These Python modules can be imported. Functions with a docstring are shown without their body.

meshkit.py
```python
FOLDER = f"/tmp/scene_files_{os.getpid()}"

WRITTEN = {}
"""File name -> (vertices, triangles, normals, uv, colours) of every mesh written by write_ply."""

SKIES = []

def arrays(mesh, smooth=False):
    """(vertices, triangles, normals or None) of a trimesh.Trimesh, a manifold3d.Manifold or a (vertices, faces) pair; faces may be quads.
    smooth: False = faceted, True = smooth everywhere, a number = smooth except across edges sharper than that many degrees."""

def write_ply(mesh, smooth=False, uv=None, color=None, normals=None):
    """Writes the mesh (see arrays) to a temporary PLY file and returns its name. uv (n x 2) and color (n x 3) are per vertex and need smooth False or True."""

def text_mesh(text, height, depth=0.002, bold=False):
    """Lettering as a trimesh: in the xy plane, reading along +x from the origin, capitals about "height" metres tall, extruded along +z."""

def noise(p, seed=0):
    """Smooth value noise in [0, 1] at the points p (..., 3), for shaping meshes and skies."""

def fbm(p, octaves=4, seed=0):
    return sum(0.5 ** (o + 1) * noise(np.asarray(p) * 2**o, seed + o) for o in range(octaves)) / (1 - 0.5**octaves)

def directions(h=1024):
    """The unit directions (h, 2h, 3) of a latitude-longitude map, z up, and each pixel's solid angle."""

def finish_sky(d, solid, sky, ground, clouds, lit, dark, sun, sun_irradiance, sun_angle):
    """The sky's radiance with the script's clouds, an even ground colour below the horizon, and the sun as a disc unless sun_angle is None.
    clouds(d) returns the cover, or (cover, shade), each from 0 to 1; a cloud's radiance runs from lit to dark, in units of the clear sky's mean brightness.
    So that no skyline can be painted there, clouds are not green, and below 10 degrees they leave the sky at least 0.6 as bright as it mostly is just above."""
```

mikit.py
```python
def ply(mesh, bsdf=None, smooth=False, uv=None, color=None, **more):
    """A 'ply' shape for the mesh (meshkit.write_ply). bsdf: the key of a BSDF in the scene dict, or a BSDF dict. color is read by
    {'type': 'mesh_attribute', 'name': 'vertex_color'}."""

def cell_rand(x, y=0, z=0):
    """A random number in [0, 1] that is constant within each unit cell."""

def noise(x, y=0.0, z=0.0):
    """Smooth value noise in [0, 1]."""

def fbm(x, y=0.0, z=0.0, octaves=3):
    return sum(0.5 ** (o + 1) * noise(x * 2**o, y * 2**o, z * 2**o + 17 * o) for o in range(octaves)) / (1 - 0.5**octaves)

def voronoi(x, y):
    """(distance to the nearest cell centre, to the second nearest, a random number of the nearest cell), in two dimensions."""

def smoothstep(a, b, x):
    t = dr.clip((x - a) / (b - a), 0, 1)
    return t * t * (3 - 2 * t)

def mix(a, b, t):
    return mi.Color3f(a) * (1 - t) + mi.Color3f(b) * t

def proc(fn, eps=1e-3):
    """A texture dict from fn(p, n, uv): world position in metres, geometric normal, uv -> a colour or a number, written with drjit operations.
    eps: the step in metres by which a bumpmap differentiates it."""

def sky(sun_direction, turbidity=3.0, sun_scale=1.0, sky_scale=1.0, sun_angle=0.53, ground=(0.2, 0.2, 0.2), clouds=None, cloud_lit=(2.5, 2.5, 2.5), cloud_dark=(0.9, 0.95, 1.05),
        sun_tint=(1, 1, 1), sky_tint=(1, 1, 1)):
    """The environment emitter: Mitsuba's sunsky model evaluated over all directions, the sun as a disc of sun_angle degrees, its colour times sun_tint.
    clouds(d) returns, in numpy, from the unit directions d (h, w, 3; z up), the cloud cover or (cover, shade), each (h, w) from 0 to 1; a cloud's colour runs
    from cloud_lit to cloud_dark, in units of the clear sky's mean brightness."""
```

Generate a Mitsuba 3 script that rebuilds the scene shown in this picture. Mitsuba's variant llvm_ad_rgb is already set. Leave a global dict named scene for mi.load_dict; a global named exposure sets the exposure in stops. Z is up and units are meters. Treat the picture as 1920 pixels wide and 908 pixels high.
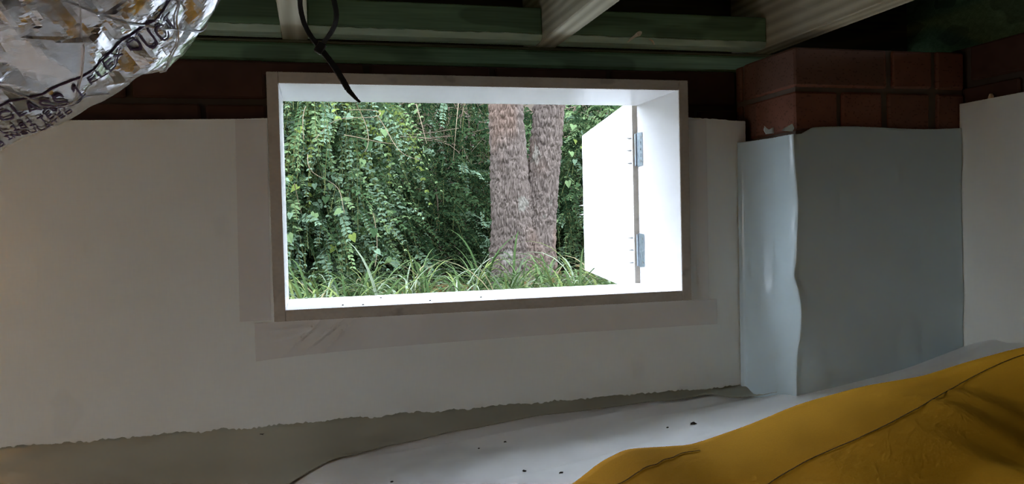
import math, numpy as np, trimesh, mitsuba as mi, drjit as dr, mikit, meshkit, manifold3d
from mikit import proc, noise, fbm, voronoi, cell_rand, smoothstep, mix
from shapely.geometry import Polygon
T = mi.ScalarTransform4f
rng = np.random.default_rng(7)
scene, labels = {}, {}

# ------------------------------------------------------------------ camera, sky, lamps, exposure
EYE = np.array([.0606, -1.2023, .1423]); FPX = 1479.2
YAW, PITCH, ROLL = .2455, -.0289, -.0238
_f = np.array([math.sin(YAW)*math.cos(PITCH), math.cos(YAW)*math.cos(PITCH), math.sin(PITCH)])
_r = np.array([math.cos(YAW), -math.sin(YAW), 0]); _u = np.cross(_r, _f)
RIGHT = _r*math.cos(ROLL)+_u*math.sin(ROLL); UP = -_r*math.sin(ROLL)+_u*math.cos(ROLL)
def at(px, py, Y):
    """the point of the vertical plane y = Y seen at a pixel of the 1920 x 908 frame"""
    d = _f+RIGHT*(px-960)/FPX-UP*(py-454)/FPX
    return EYE+d*(Y-EYE[1])/d[1]
scene['camera'] = dict(type='perspective', fov=math.degrees(2*math.atan(960/FPX)), fov_axis='x', near_clip=.02, far_clip=200.,
                       to_world=T().look_at(origin=EYE.tolist(), target=(EYE+_f).tolist(), up=UP.tolist()))
exposure = 4.3
def overcast(d):
    p = d/np.maximum(d[..., 2:], .12)*np.array([1.3, 1.3, 0])
    return np.ones(d.shape[:2]), .35+.5*meshkit.fbm(p+5, 4, 3)
scene['sky'] = mikit.sky((.2, .55, .8), turbidity=4, sun_scale=0.0, sky_scale=1.0, ground=(.16, .18, .12), clouds=overcast,
                         cloud_lit=(1.58, 1.78, 2.04), cloud_dark=(1.15, 1.3, 1.5))
SKY_GAIN = 2.25
LAMP = 5.0           # unseen warm lamp, out of view on the left, lights the left wall
scene['sky']['scale'] = SKY_GAIN

# ------------------------------------------------------------------ helpers
def put(key, mesh, m, smooth=False, **kw):
    base, n = key, 0
    while key in scene:
        n += 1; key = f'{base}_{n:03d}'
    scene[key] = mikit.ply(mesh, m, smooth, **kw)
    return key
def say(key, label=None, cat=None, group=None, kind=None):
    d = labels.setdefault(key, {})
    for k, v in dict(label=label, category=cat, group=group, kind=kind).items():
        if v: d[k] = v
    return key
def cat_mesh(ms): return trimesh.util.concatenate(ms)
def cbox(x0, x1, y0, y1, z0, z1, c=.001, jit=0, r=None):
    """a box with chamfered edges"""
    lo, hi = np.array([x0, y0, z0]), np.array([x1, y1, z1]); pts = []
    c = min(c, .45*min(hi-lo))
    for k in range(3):
        a, b = lo+c, hi-c; a[k], b[k] = lo[k], hi[k]
        pts += [[(a, b)[i][0], (a, b)[j][1], (a, b)[l][2]] for i in (0, 1) for j in (0, 1) for l in (0, 1)]
    pts = np.array(pts)
    if jit: pts = pts+(r or rng).uniform(-jit, jit, pts.shape)
    return trimesh.convex.convex_hull(pts)
def plain(x0, x1, y0, y1, z0, z1):
    return trimesh.creation.box(bounds=[[x0, y0, z0], [x1, y1, z1]])
def gridfaces(n, m):
    i, j = np.meshgrid(np.arange(n-1), np.arange(m-1), indexing='ij')
    a = i*m+j
    return np.stack([a, a+m, a+m+1, a+1], -1).reshape(-1, 4)
def sheet(P, thick):
    """P (n, m, 3): a surface given a thickness behind it"""
    n, m = P.shape[:2]
    N = np.cross(np.gradient(P, axis=0), np.gradient(P, axis=1)); N /= np.linalg.norm(N, axis=-1, keepdims=True)+1e-12
    q = gridfaces(n, m)
    V = np.vstack([P.reshape(-1, 3), (P-N*thick).reshape(-1, 3)]); k = n*m
    idx = np.arange(k).reshape(n, m)
    rim = np.concatenate([idx[:-1, 0], idx[-1, :-1], idx[1:, -1][::-1], idx[0, 1:][::-1]])
    nx = np.roll(rim, -1)
    F = np.vstack([q, q[:, ::-1]+k, np.stack([nx, rim, rim+k, nx+k], -1)])
    F = np.vstack([F[:, [0, 1, 2]], F[:, [0, 2, 3]]])
    return trimesh.Trimesh(V, F, process=False)
def frames(p):
    p = np.asarray(p, float)
    t = np.gradient(p, axis=0); t /= np.linalg.norm(t, axis=1, keepdims=True)+1e-12
    a = np.cross(t[0], [0, 0, 1.]);
    if np.linalg.norm(a) < .1: a = np.cross(t[0], [1., 0, 0])
    A = []
    for k in range(len(p)):
        a = a-t[k]*(a@t[k]); a /= np.linalg.norm(a); A.append(a)
    A = np.array(A); return t, A, np.cross(t, A)
def tube(p, r, sides=6, caps=True):
    p = np.asarray(p, float); t, a, b = frames(p); n = len(p)
    ang = np.arange(sides)*2*np.pi/sides
    R = np.broadcast_to(r, (n,))[:, None, None]
    V = (p[:, None]+R*(np.cos(ang)[None, :, None]*a[:, None]+np.sin(ang)[None, :, None]*b[:, None])).reshape(-1, 3)
    i, j = np.meshgrid(np.arange(n-1), np.arange(sides), indexing='ij')
    q = np.stack([i*sides+j, i*sides+(j+1) % sides, (i+1)*sides+(j+1) % sides, (i+1)*sides+j], -1).reshape(-1, 4)
    F = np.vstack([q[:, [0, 1, 2]], q[:, [0, 2, 3]]])
    if caps:
        e = (n-1)*sides
        F = np.vstack([F, [[0, k+1, k] for k in range(1, sides-1)], [[e, e+k, e+k+1] for k in range(1, sides-1)]])
    return trimesh.Trimesh(V, F, process=False)
def spline(pts, n):
    from scipy.interpolate import CubicSpline
    pts = np.asarray(pts, float); s = np.r_[0, np.cumsum(np.linalg.norm(np.diff(pts, axis=0), axis=1))]
    return CubicSpline(s, pts)(np.linspace(0, s[-1], n))
def strap(p, w, th, wd):
    """flat strap along p, its width along the direction wd"""
    p = np.asarray(p, float); t = np.gradient(p, axis=0); t /= np.linalg.norm(t, axis=1, keepdims=True)
    W = np.asarray(wd, float)-t*(t@np.asarray(wd, float))[:, None]; W /= np.linalg.norm(W, axis=1, keepdims=True)
    N = np.cross(t, W); w = np.broadcast_to(w, (len(p),))[:, None]
    V = np.stack([p+W*w/2+N*th/2, p-W*w/2+N*th/2, p-W*w/2-N*th/2, p+W*w/2-N*th/2], 1).reshape(-1, 3)
    i, j = np.meshgrid(np.arange(len(p)-1), np.arange(4), indexing='ij')
    q = np.stack([i*4+j, i*4+(j+1) % 4, (i+1)*4+(j+1) % 4, (i+1)*4+j], -1).reshape(-1, 4)
    e = (len(p)-1)*4
    F = np.vstack([q[:, [0, 1, 2]], q[:, [0, 2, 3]], [[0, 2, 1], [0, 3, 2], [e, e+1, e+2], [e, e+2, e+3]]])
    return trimesh.Trimesh(V, F, process=False)
def prism_xz(pts, y0, y1):
    m = trimesh.creation.extrude_polygon(Polygon(pts), y1-y0, engine='earcut')
    v = np.array(m.vertices); m.vertices = np.stack([v[:, 0], y1-v[:, 2], v[:, 1]], 1)
    return m
def nz(*p): return meshkit.noise(np.stack(np.broadcast_arrays(*[np.asarray(q, float) for q in p]), -1))

# ------------------------------------------------------------------ materials
def mat(name, color, rough=.5, bump=None, bscale=1., eps=1e-3, **kw):
    c = proc(color) if callable(color) else {'type': 'rgb', 'value': list(color)}
    b = dict(type='principled', base_color=c, roughness=rough, **kw)
    if bump is not None:
        b = {'type': 'bumpmap', 'arbitrary': proc(bump, eps), 'scale': bscale, 'bsdf': b}
    scene[name] = {'type': 'twosided', 'bsdf': b}
    return name
def foam_c(p, n, uv):
    v = .5+.5*fbm(p.x*2.3, p.y*2.3, p.z*2.3+4)
    fine = noise(p.x*900, p.y*900, p.z*60)*.5+noise(p.x*60, p.y*60, p.z*900)*.5
    scuff = smoothstep(.70, .78, fbm(p.x*14+3, p.y*14, p.z*9, 4))
    return mix((.66, .695, .66), (.74, .775, .745), v*.6+fine*.4)*(1-.05*scuff)
def foam_b(p, n, uv):
    pit = smoothstep(.66, .95, noise(p.x*260, p.y*260, p.z*120))
    return .00014*(noise(p.x*700, p.y*700, p.z*70)+noise(p.x*70, p.y*70, p.z*700))+.0004*pit+.0012*fbm(p.x*13, p.y*13, p.z*13)
mat('foam', foam_c, .27, foam_b, 1., 8e-4, specular=.55)
def tape_c(p, n, uv): return mix((.60, .60, .565), (.66, .66, .64), fbm(p.x*20, p.y*20, p.z*6))
def tape_b(p, n, uv): return .0011*fbm(p.x*25, p.y*25, p.z*9)+.0002*noise(p.x*240, p.y*240, p.z*150)
mat('tape', tape_c, .2, tape_b, 1., specular=.6)
def film_c(p, n, uv):
    v = fbm(p.x*7, p.y*7, p.z*7, 4)
    dirt = smoothstep(.62, .8, fbm(p.x*5+9, p.y*5, p.z*5+2, 4))
    return mix((.45, .565, .60), (.53, .64, .68), v)*(1-.18*dirt)
def film_b(p, n, uv): return .004*fbm(p.x*6, p.y*6, p.z*5)+.0004*noise(p.x*60, p.y*60, p.z*60)
mat('film', film_c, .19, film_b, 1., specular=.5)
mat('liner', lambda p, n, uv: mix((.78, .80, .80), (.85, .87, .87), fbm(p.x*7, p.y*7, p.z*7, 4))*(1-.2*smoothstep(.6, .8, fbm(p.x*5+9, p.y*5, p.z*5+2, 4))), .3, film_b, 1., specular=.5)
mat('white_paint', lambda p, n, uv: mix((.76, .76, .775), (.80, .80, .815), fbm(p.x*30, p.y*12, p.z*30)), .35, specular=.4)
def rawedge_c(p, n, uv):
    g = noise(p.x*45+p.y*400, p.y*90, p.z*45)*.6+noise(p.x*300, p.y*300, p.z*300)*.4
    st = smoothstep(.68, .8, fbm(p.x*22, p.y*22, p.z*22, 4))
    return mix((.36, .325, .275), (.45, .41, .35), g)*(1-.3*st)
mat('raw_edge', rawedge_c, .6, lambda p, n, uv: .0003*noise(p.x*300, p.y*300, p.z*300), 1.)
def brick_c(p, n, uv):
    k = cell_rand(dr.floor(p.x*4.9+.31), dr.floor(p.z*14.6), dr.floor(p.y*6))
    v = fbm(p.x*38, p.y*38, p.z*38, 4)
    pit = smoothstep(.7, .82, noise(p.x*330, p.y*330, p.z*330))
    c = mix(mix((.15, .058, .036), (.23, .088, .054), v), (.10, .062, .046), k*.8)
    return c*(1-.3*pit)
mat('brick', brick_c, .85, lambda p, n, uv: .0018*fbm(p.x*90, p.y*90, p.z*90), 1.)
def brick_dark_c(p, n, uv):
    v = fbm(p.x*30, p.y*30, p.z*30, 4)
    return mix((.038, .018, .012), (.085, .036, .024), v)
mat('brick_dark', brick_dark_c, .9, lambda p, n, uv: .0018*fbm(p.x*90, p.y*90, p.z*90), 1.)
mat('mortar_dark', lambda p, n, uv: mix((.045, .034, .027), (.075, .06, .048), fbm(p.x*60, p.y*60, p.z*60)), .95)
mat('mortar', lambda p, n, uv: mix((.10, .078, .062), (.16, .13, .105), fbm(p.x*60, p.y*60, p.z*60)), .9, lambda p, n, uv: .002*noise(p.x*220, p.y*220, p.z*220), 1.)
def wood_rings(a, b, c):
    w = fbm(a*1.2, b*9, c*9, 2)
    return .5+.5*dr.sin((b*1.0+c*.75)*520+w*16)
def joist_c(p, n, uv):
    g = wood_rings(p.y, p.x*.6, p.z); f = noise(p.y*8, p.x*500, p.z*500)
    c = mix((.36, .34, .235), (.56, .54, .42), g*.75+f*.25)
    st = smoothstep(.6, .8, fbm(p.y*3, p.x*20, p.z*12, 3))
    return c*(1-.35*st)
mat('joist_wood', joist_c, .7, lambda p, n, uv: .0011*wood_rings(p.y, p.x*.6, p.z)+.0003*noise(p.y*12, p.x*600, p.z*600), 1.)
def green_c(p, n, uv):
    f = noise(p.x*7, p.y*160, p.z*160)*.6+noise(p.x*26, p.y*420, p.z*420)*.4
    k = smoothstep(.62, .7, noise(p.x*9+4, p.y*30, p.z*30))
    return mix((.10, .185, .095), (.20, .33, .195), f)*(1-.35*k)
mat('green_wood', green_c, .65, lambda p, n, uv: .0008*noise(p.x*14, p.y*300, p.z*300), 1.)
mat('pale_green_wood', lambda p, n, uv: mix((.36, .50, .36), (.50, .63, .49), noise(p.x*30, p.y*160, p.z*160)), .6)
mat('brown_wood', lambda p, n, uv: mix((.10, .10, .055), (.19, .18, .10), noise(p.x*8, p.y*300, p.z*300)), .7)
mat('dark_wood', lambda p, n, uv: mix((.045, .042, .024), (.095, .085, .05), noise(p.x*10, p.y*10, p.z*190)), .8)
mat('kraft', lambda p, n, uv: mix((.72, .55, .36), (.82, .74, .60), smoothstep(.42, .56, fbm(p.x*32, p.y*32, p.z*12))), .75, lambda p, n, uv: .002*fbm(p.x*50, p.y*50, p.z*50), 1.)
scene['foil'] = {'type': 'twosided', 'bsdf': {'type': 'bumpmap', 'arbitrary': proc(lambda p, n, uv: .0005*dr.abs(noise(p.x*160, p.y*160, p.z*160)-.5), 5e-4), 'scale': 1.,
                 'bsdf': {'type': 'roughconductor', 'material': 'Al', 'alpha': .04, 'distribution': 'ggx', 'specular_reflectance': {'type': 'rgb', 'value': [.93, .94, .97]}}}}
mat('thread', (.62, .63, .66), .3, metallic=.6)
mat('ink', (.06, .03, .085), .5)
mat('black_nylon', (.012, .012, .013), .4, specular=.4)
mat('zinc', lambda p, n, uv: mix((.36, .43, .49), (.48, .55, .61), noise(p.x*500, p.y*300, p.z*300)), .38, metallic=.85)
mat('screw_metal', (.42, .42, .42), .4, metallic=.8)
def cloth_c(p, n, uv):
    w = noise(p.x*900, p.y*900, p.z*900)
    return mix((.44, .205, .014), (.55, .285, .020), fbm(p.x*8, p.y*8, p.z*8)*.7+w*.3)
mat('canvas', cloth_c, .85, lambda p, n, uv: .0006*noise(p.x*700, p.y*700, p.z*700)+.002*fbm(p.x*14, p.y*14, p.z*14), 1., specular=.08)
mat('canvas_thread', (.10, .052, .014), .9)
mat('subfloor', (.09, .075, .05), .85)
mat('soil', lambda p, n, uv: mix((.028, .020, .013), (.07, .05, .032), fbm(p.x*18, p.y*18, p.z*18, 4)), .95)
mat('crumb', (.02, .017, .014), .9)
mat('lamp_body', (.05, .05, .05), .5)
def bark_c(p, n, uv):
    a = dr.atan2(p.y-1.7, p.x-.95)
    v = fbm(p.x*26, p.y*26, p.z*9, 4)
    f = noise(p.x*160, p.y*160, p.z*40)
    red = smoothstep(.5, .7, fbm(p.x*7+3, p.y*7, p.z*3, 3))
    c = mix(mix((.055, .040, .034), (.19, .15, .128), v*.4+f*.6), (.15, .088, .06), red*.5*smoothstep(1.02, .96, p.x))
    lich = smoothstep(.64, .74, fbm(p.x*16+8, p.y*16, p.z*10+3, 4))
    return mix(c, (.24, .235, .20), lich*.5)
mat('bark', bark_c, .9, lambda p, n, uv: .004*noise(p.x*150, p.y*150, p.z*45), 1.)
mat('vine_stem', lambda p, n, uv: mix((.13, .10, .06), (.22, .17, .105), noise(p.x*40, p.y*40, p.z*40)), .8)
mat('twig', lambda p, n, uv: mix((.075, .055, .036), (.19, .145, .095), noise(p.x*30, p.y*30, p.z*30)), .85)
scene['leaf'] = {'type': 'principledthin', 'base_color': {'type': 'mesh_attribute', 'name': 'vertex_color'}, 'roughness': .36, 'diff_trans': .5, 'spec_trans': 0.0, 'eta': 1.45}
scene['blade'] = {'type': 'principledthin', 'base_color': {'type': 'mesh_attribute', 'name': 'vertex_color'}, 'roughness': .26, 'diff_trans': .45, 'spec_trans': 0.0, 'eta': 1.45}

# ------------------------------------------------------------------ the crawl space shell
W, H, D, t = .6688, .3652, .1755, .0165       # the hatch: width, height, depth, board thickness
XP, YP, XR = .793, -.1113, 1.101              # pier corner, pier face, face of the board on the right wall
JZ, SZ = .4305, .395                          # underside of the joists, underside of the sill plate

def ground_z(x, y):
    """liner on the soil inside: lower on the left, banked up to the right"""
    q = np.clip((x+.20)/.30, 0, 1); g = -.33+.125*q*q*(3-2*q)+.035*np.clip((x-.1)/.5, 0, 1)
    g = g+.105*np.clip((x-.62)/.5, 0, 1.3)**1.5*np.clip((.12-y)/.3, 0, 1)
    g = g+.02*np.clip((-y-.2)/.8, 0, 2)
    return g
xs = np.concatenate([np.linspace(-2.2, -.45, 40), np.linspace(-.44, 1.1205, 232)]); ys = np.concatenate([np.linspace(.058, -.5, 110), np.linspace(-.52, -1.36, 22)])
X, Y = np.meshgrid(xs, ys, indexing='ij')
Z = ground_z(X, Y)
far = np.clip((-Y-.0)/.06, 0, 1)
Z += .016*(nz(X*3+1, Y*5, 0)-.5)+.012*np.abs(nz(X*2.1+Y*5, Y*9-X*1.5, 3.3)-.5)*2
fold = np.exp(-((Y-(.012-.05*np.sin(X*3.3+.4)))/.012)**2)
Z += .010*fold*np.clip(1.2-np.abs(X-.5)/.5, 0, 1)
up = np.clip((Y+.03)/.088, 0, 1); Z = Z*(1-up**2.2)+(-.125)*up**2.2
lf = np.clip((-.02-X)/.22, 0, 1)            # on the left the liner hangs in long slanting folds
Z += lf*.012*np.abs(nz(X*2.2-Y*7, (Y+X*.35)*16, 8.)-.5)*np.clip((Y+.35)*4, 0, 1)
k = say(put('floor', sheet(np.stack([X, Y, Z], -1)[:, ::-1], .0012), 'liner', True), 'white plastic ground liner spread over the crawl space soil', kind='structure')

from scipy.interpolate import RegularGridInterpolator
liner_z = RegularGridInterpolator((xs, ys[::-1]), Z[:, ::-1], bounds_error=False, fill_value=None)
mat('skirt_film', lambda p, n, uv: mix((.30, .30, .235), (.42, .42, .35), fbm(p.x*6, p.y*14, p.z*14, 4)), .3, lambda p, n, uv: .003*fbm(p.x*9, p.y*30, p.z*30), 1., specular=.5)
sx = np.concatenate([np.linspace(-1.2, -.4, 20), np.linspace(-.39, .80, 220)]); sq = np.linspace(0, 1, 70)
reach = np.interp(sx, [-1.2, -.35, -.14, -.05, .02, .15, .4, .6, .70, .755, .80], [-.62, -.50, -.30, -.075, -.030, -.006, .006, .004, -.012, -.03, -.085])
SX = sx[:, None]+0*sq[None]; SY = .0568+(reach[:, None]-.0568)*sq[None]
SZf = liner_z(np.stack([SX, SY], -1))+.0035
wl_ = np.clip((.12-SX)/.25, 0, 1)*np.clip(sq*5, 0, 1)[None]
SZf = SZf+wl_*(.013*np.abs(nz(SX*2.4-SY*3, SY*15+SX*5, 1.)-.5)+.006*nz(SX*14, SY*14, 3.))+.003*nz(SX*20, SY*40, 4.)*np.clip(sq*5, 0, 1)[None]
say(put('film_skirt', sheet(np.stack([SX, SY, SZf], -1)[:, ::-1], .0008), 'skirt_film', True), 'dull olive grey plastic strip creased along the foot of the hatch wall', 'plastic film')

say(put('floor_001', plain(-2.2, 1.12, -2.6, .07, -.62, -.42), 'soil'), 'dark soil under the liner, bare out of view to darken the duct reflection', kind='structure')  # out of view behind the camera, left bare so the foil reflects dark

# front wall: mortar body with a hole for the hatch, every brick of the visible courses a child
def wall_block(x0, x1, z0, z1): return plain(x0, x1, .073, .168, z0, z1)
body = cat_mesh([wall_block(-2.2, -.003, -.6, SZ-.001), wall_block(W+.003, 1.5, -.6, SZ-.001), wall_block(-.003, W+.003, -.6, -.004), wall_block(-.003, W+.003, H+.004, SZ-.001)])
k = say(put('wall_front', body, 'mortar_dark'), kind='structure')
bl, bh, j = .194, .0575, .0095
for row, z0 in enumerate((.2015, .2685, .3355)):
    x = -.6+(.102 if row % 2 else 0)
    while x < .80:
        a, b = x, x+bl
        segs = [(a, b)]
        if z0+bh > -.004 and z0 < H+.004: segs = [(a, min(b, -.006)), (max(a, W+.006), b)]
        for a2, b2 in segs:
            b2 = min(b2, XP+.0)
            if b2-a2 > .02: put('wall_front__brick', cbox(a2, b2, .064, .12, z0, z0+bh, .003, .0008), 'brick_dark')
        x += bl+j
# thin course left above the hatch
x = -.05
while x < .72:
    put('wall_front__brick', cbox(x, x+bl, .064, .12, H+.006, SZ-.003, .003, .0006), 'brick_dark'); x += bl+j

say(put('wall_right', plain(1.122, 1.30, -2.6, .073, -.6, .409), 'mortar_dark'), kind='structure')
for row, z0 in enumerate((.2845, .3515)):
    y = -.02-(.1 if row else 0)
    while y > -1.3:
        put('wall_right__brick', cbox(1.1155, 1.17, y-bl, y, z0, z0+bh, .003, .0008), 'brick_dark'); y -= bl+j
LY0, LY1, LZ0, LZ1 = -1.5, -.50, -.12, .39      # unseen opening in the left wall, placed to light pier side and right board
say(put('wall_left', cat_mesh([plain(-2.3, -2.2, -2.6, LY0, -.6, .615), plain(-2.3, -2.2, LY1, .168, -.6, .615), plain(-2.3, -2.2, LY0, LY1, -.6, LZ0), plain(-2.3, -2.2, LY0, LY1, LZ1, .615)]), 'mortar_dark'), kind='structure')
say(put('wall_back', plain(-2.3, 1.3, -2.70, -2.6, -.6, .615), 'brick_dark'), kind='structure')  # out of view, coloured dark to darken what the foil duct reflects
say(put('ceiling', plain(-2.3, 1.5, -2.7, .19, .615, .64), 'subfloor'), kind='structure')
say(put('trim_1', plain(-2.3, 1.5, .152, .19, SZ+.038, .6149), 'dark_wood'), 'dark rim board behind the floor joists', kind='structure')

# brick pier in the corner
pier = say(put('brick_pier', plain(XP+.006, 1.114, YP+.006, .073, -.6, .4005), 'mortar'), 'red brick pier rising above plastic film, right of the hatch', 'pier')
for row, (z0, z1, cuts) in enumerate(((.3395, .400, (.7935, .9635, .975, 1.05, 1.06, 1.1135)), (.2705, .3315, (.7935, .8705, .8805, .9535, .967, 1.044, 1.0605, 1.1135)), (.203, .263, (.7935, .9635, .975, 1.1135)))):
    for i in range(0, len(cuts), 2):
        y1 = .045 if i == 0 else -.03
        put('brick_pier__brick', cbox(cuts[i], cuts[i+1], YP, y1-.006, z0, z1, .003, .0009), 'brick')
    put('brick_pier__brick', cbox(XP+.001, XP+.06, .0475, .0635, z0, z1, .002, .0005), 'brick')

# sill plate, blocking, joists
say('sill_plate', 'green treated timber sill plate lying on the brick above the hatch', 'sill plate')
put('sill_plate__lower_layer', cbox(-2.1, 1.21, .071, .1515, SZ, SZ+.0290, .004), 'green_wood'); put('sill_plate__upper_layer', cbox(-2.1, 1.21, .078, .1515, SZ+.0292, JZ-.0003, .002), 'brown_wood')
JX = [-.7908, -.3844, .022, .4284, .8348, 1.2255]
names = {1: 'weathered floor joist partly behind the silver duct', 2: 'pale floor joist seen from below behind the black cable tie', 3: 'floor joist above the middle of the hatch, underside brightly lit',
         4: 'ribbed floor joist bearing over the left end of the brick pier', 5: 'dark green floor joist at the far right above the brick', 0: 'floor joist left of the silver duct'}
for i, x in enumerate(JX):
    m = cbox(x, x+.038, -2.58, .15, JZ, .6145, .0015)
    say(put('floor_joist', m, 'joist_wood' if i < 5 else 'green_wood'), names[i], 'joist', 'floor joists')
bn = ['green blocking board between joists behind the silver duct', 'green blocking board beside the duct, left of the pale joist', 'green blocking board above the left half of the hatch', 'green blocking board with a curled splinter above the right half of the hatch', 'shadowed blocking board behind the pier top at far right']
for i in range(4):
    x0, x1 = JX[i]+.0385, JX[i+1]-.0005
    b_ = 'blocking_board'+(f'_{i:03d}' if i else ''); hb = JZ+(.052 if i < 4 else .06)
    say(b_, bn[i], 'board', 'blocking boards')
    put(b_+'__plank', cbox(x0, x1, .029, .072, JZ+.0095, hb, .002), 'green_wood')
    n_e = 60; xe = np.linspace(x0, x1, n_e); je = .0022*(nz(xe*90, 0, i)-.5); E_ = np.zeros((n_e, 3, 3)); E_[..., 0] = xe[:, None]
    E_[:, 0, 1:] = [.0725, JZ+.0003]; E_[:, 1, 1] = .036; E_[:, 1, 2] = JZ+.0003; E_[:, 2, 1] = .0288; E_[:, 2, 2] = JZ+.0092+je
    say(put(b_+'__lower_edge', sheet(E_, .002), 'pale_green_wood'), 'pale bevelled lower edge')
p = at(1190, 70, .026)
curl = spline([p+[-.012, .002, -.008], p+[-.004, -.004, -.001], p+[.004, -.006, .004], p+[.012, -.002, .008]], 9)
say(put('wood_splinter', strap(curl, np.array([.001, .003, .004, .004, .005, .007, .008, .006, .002]), .0008, [.3, .2, 1]), 'kraft'), 'pale curled splinter sticking out of the green board', 'splinter')
p = at(1223, 78, .026)
say(put('wood_splinter', strap(spline([p+[-.004, .003, .004], p+[0, -.002, 0], p+[.004, .002, -.005]], 5), np.array([.001, .002, .0025, .002, .001]), .0008, [.3, .2, 1]), 'kraft'), 'small straight splinter right of the curled one', 'splinter')

# ------------------------------------------------------------------ insulation boards, tape and film
def ragged(x0, x1, z0, z1, step, amp, r):
    n = max(2, int(abs(x1-x0)/step)); q = np.linspace(0, 1, n+1)
    d = r.uniform(-amp, amp, n+1)+amp*1.2*(meshkit.noise(np.stack([q*n/7, q*0, q*0], -1))-.5)*2
    d[0] = d[-1] = 0
    return [(x0+(x1-x0)*a, z0+(z1-z0)*a+b) for a, b in zip(q, d)]
FY0, FY1 = .010, .056
U = ragged(-1.75, .779, -.150, -.1505, .0035, .0017, rng)
U = [(x, z-.004*math.sin((x+1.75)*1.15)) for x, z in U]
U += [(.7795, .30)]+ragged(.779, W+.0008, .3005, .3065, .006, .0007, rng)[1:]+[(W+.0008, -.0008), (-.0008, -.0008), (-.0008, .299), (-.04, .2975), (-.25, .294), (-1.75, .292)]
say(put('insulation_board', prism_xz(U, FY0, FY1), 'foam'), 'large white faced foam insulation board cut out around the hatch', 'insulation board')
# right wall board stands against the side wall, facing left
yy = np.linspace(-.1135, -2.2, 60)
bot = [(y, z) for y, z in zip(yy[::-1], (.002+.03*np.sin(yy*2))[::-1]-.15)]
rb = trimesh.creation.extrude_polygon(Polygon([(-.1135, .3148), (-2.2, .322)]+bot), .013, engine='earcut')
v = np.array(rb.vertices); rb.vertices = np.stack([XR+v[:, 2], v[:, 0], v[:, 1]], 1); rb.fix_normals()
say(put('insulation_board', rb, 'foam'), 'white faced foam insulation board on the right side wall beyond the pier', 'insulation board')

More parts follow.
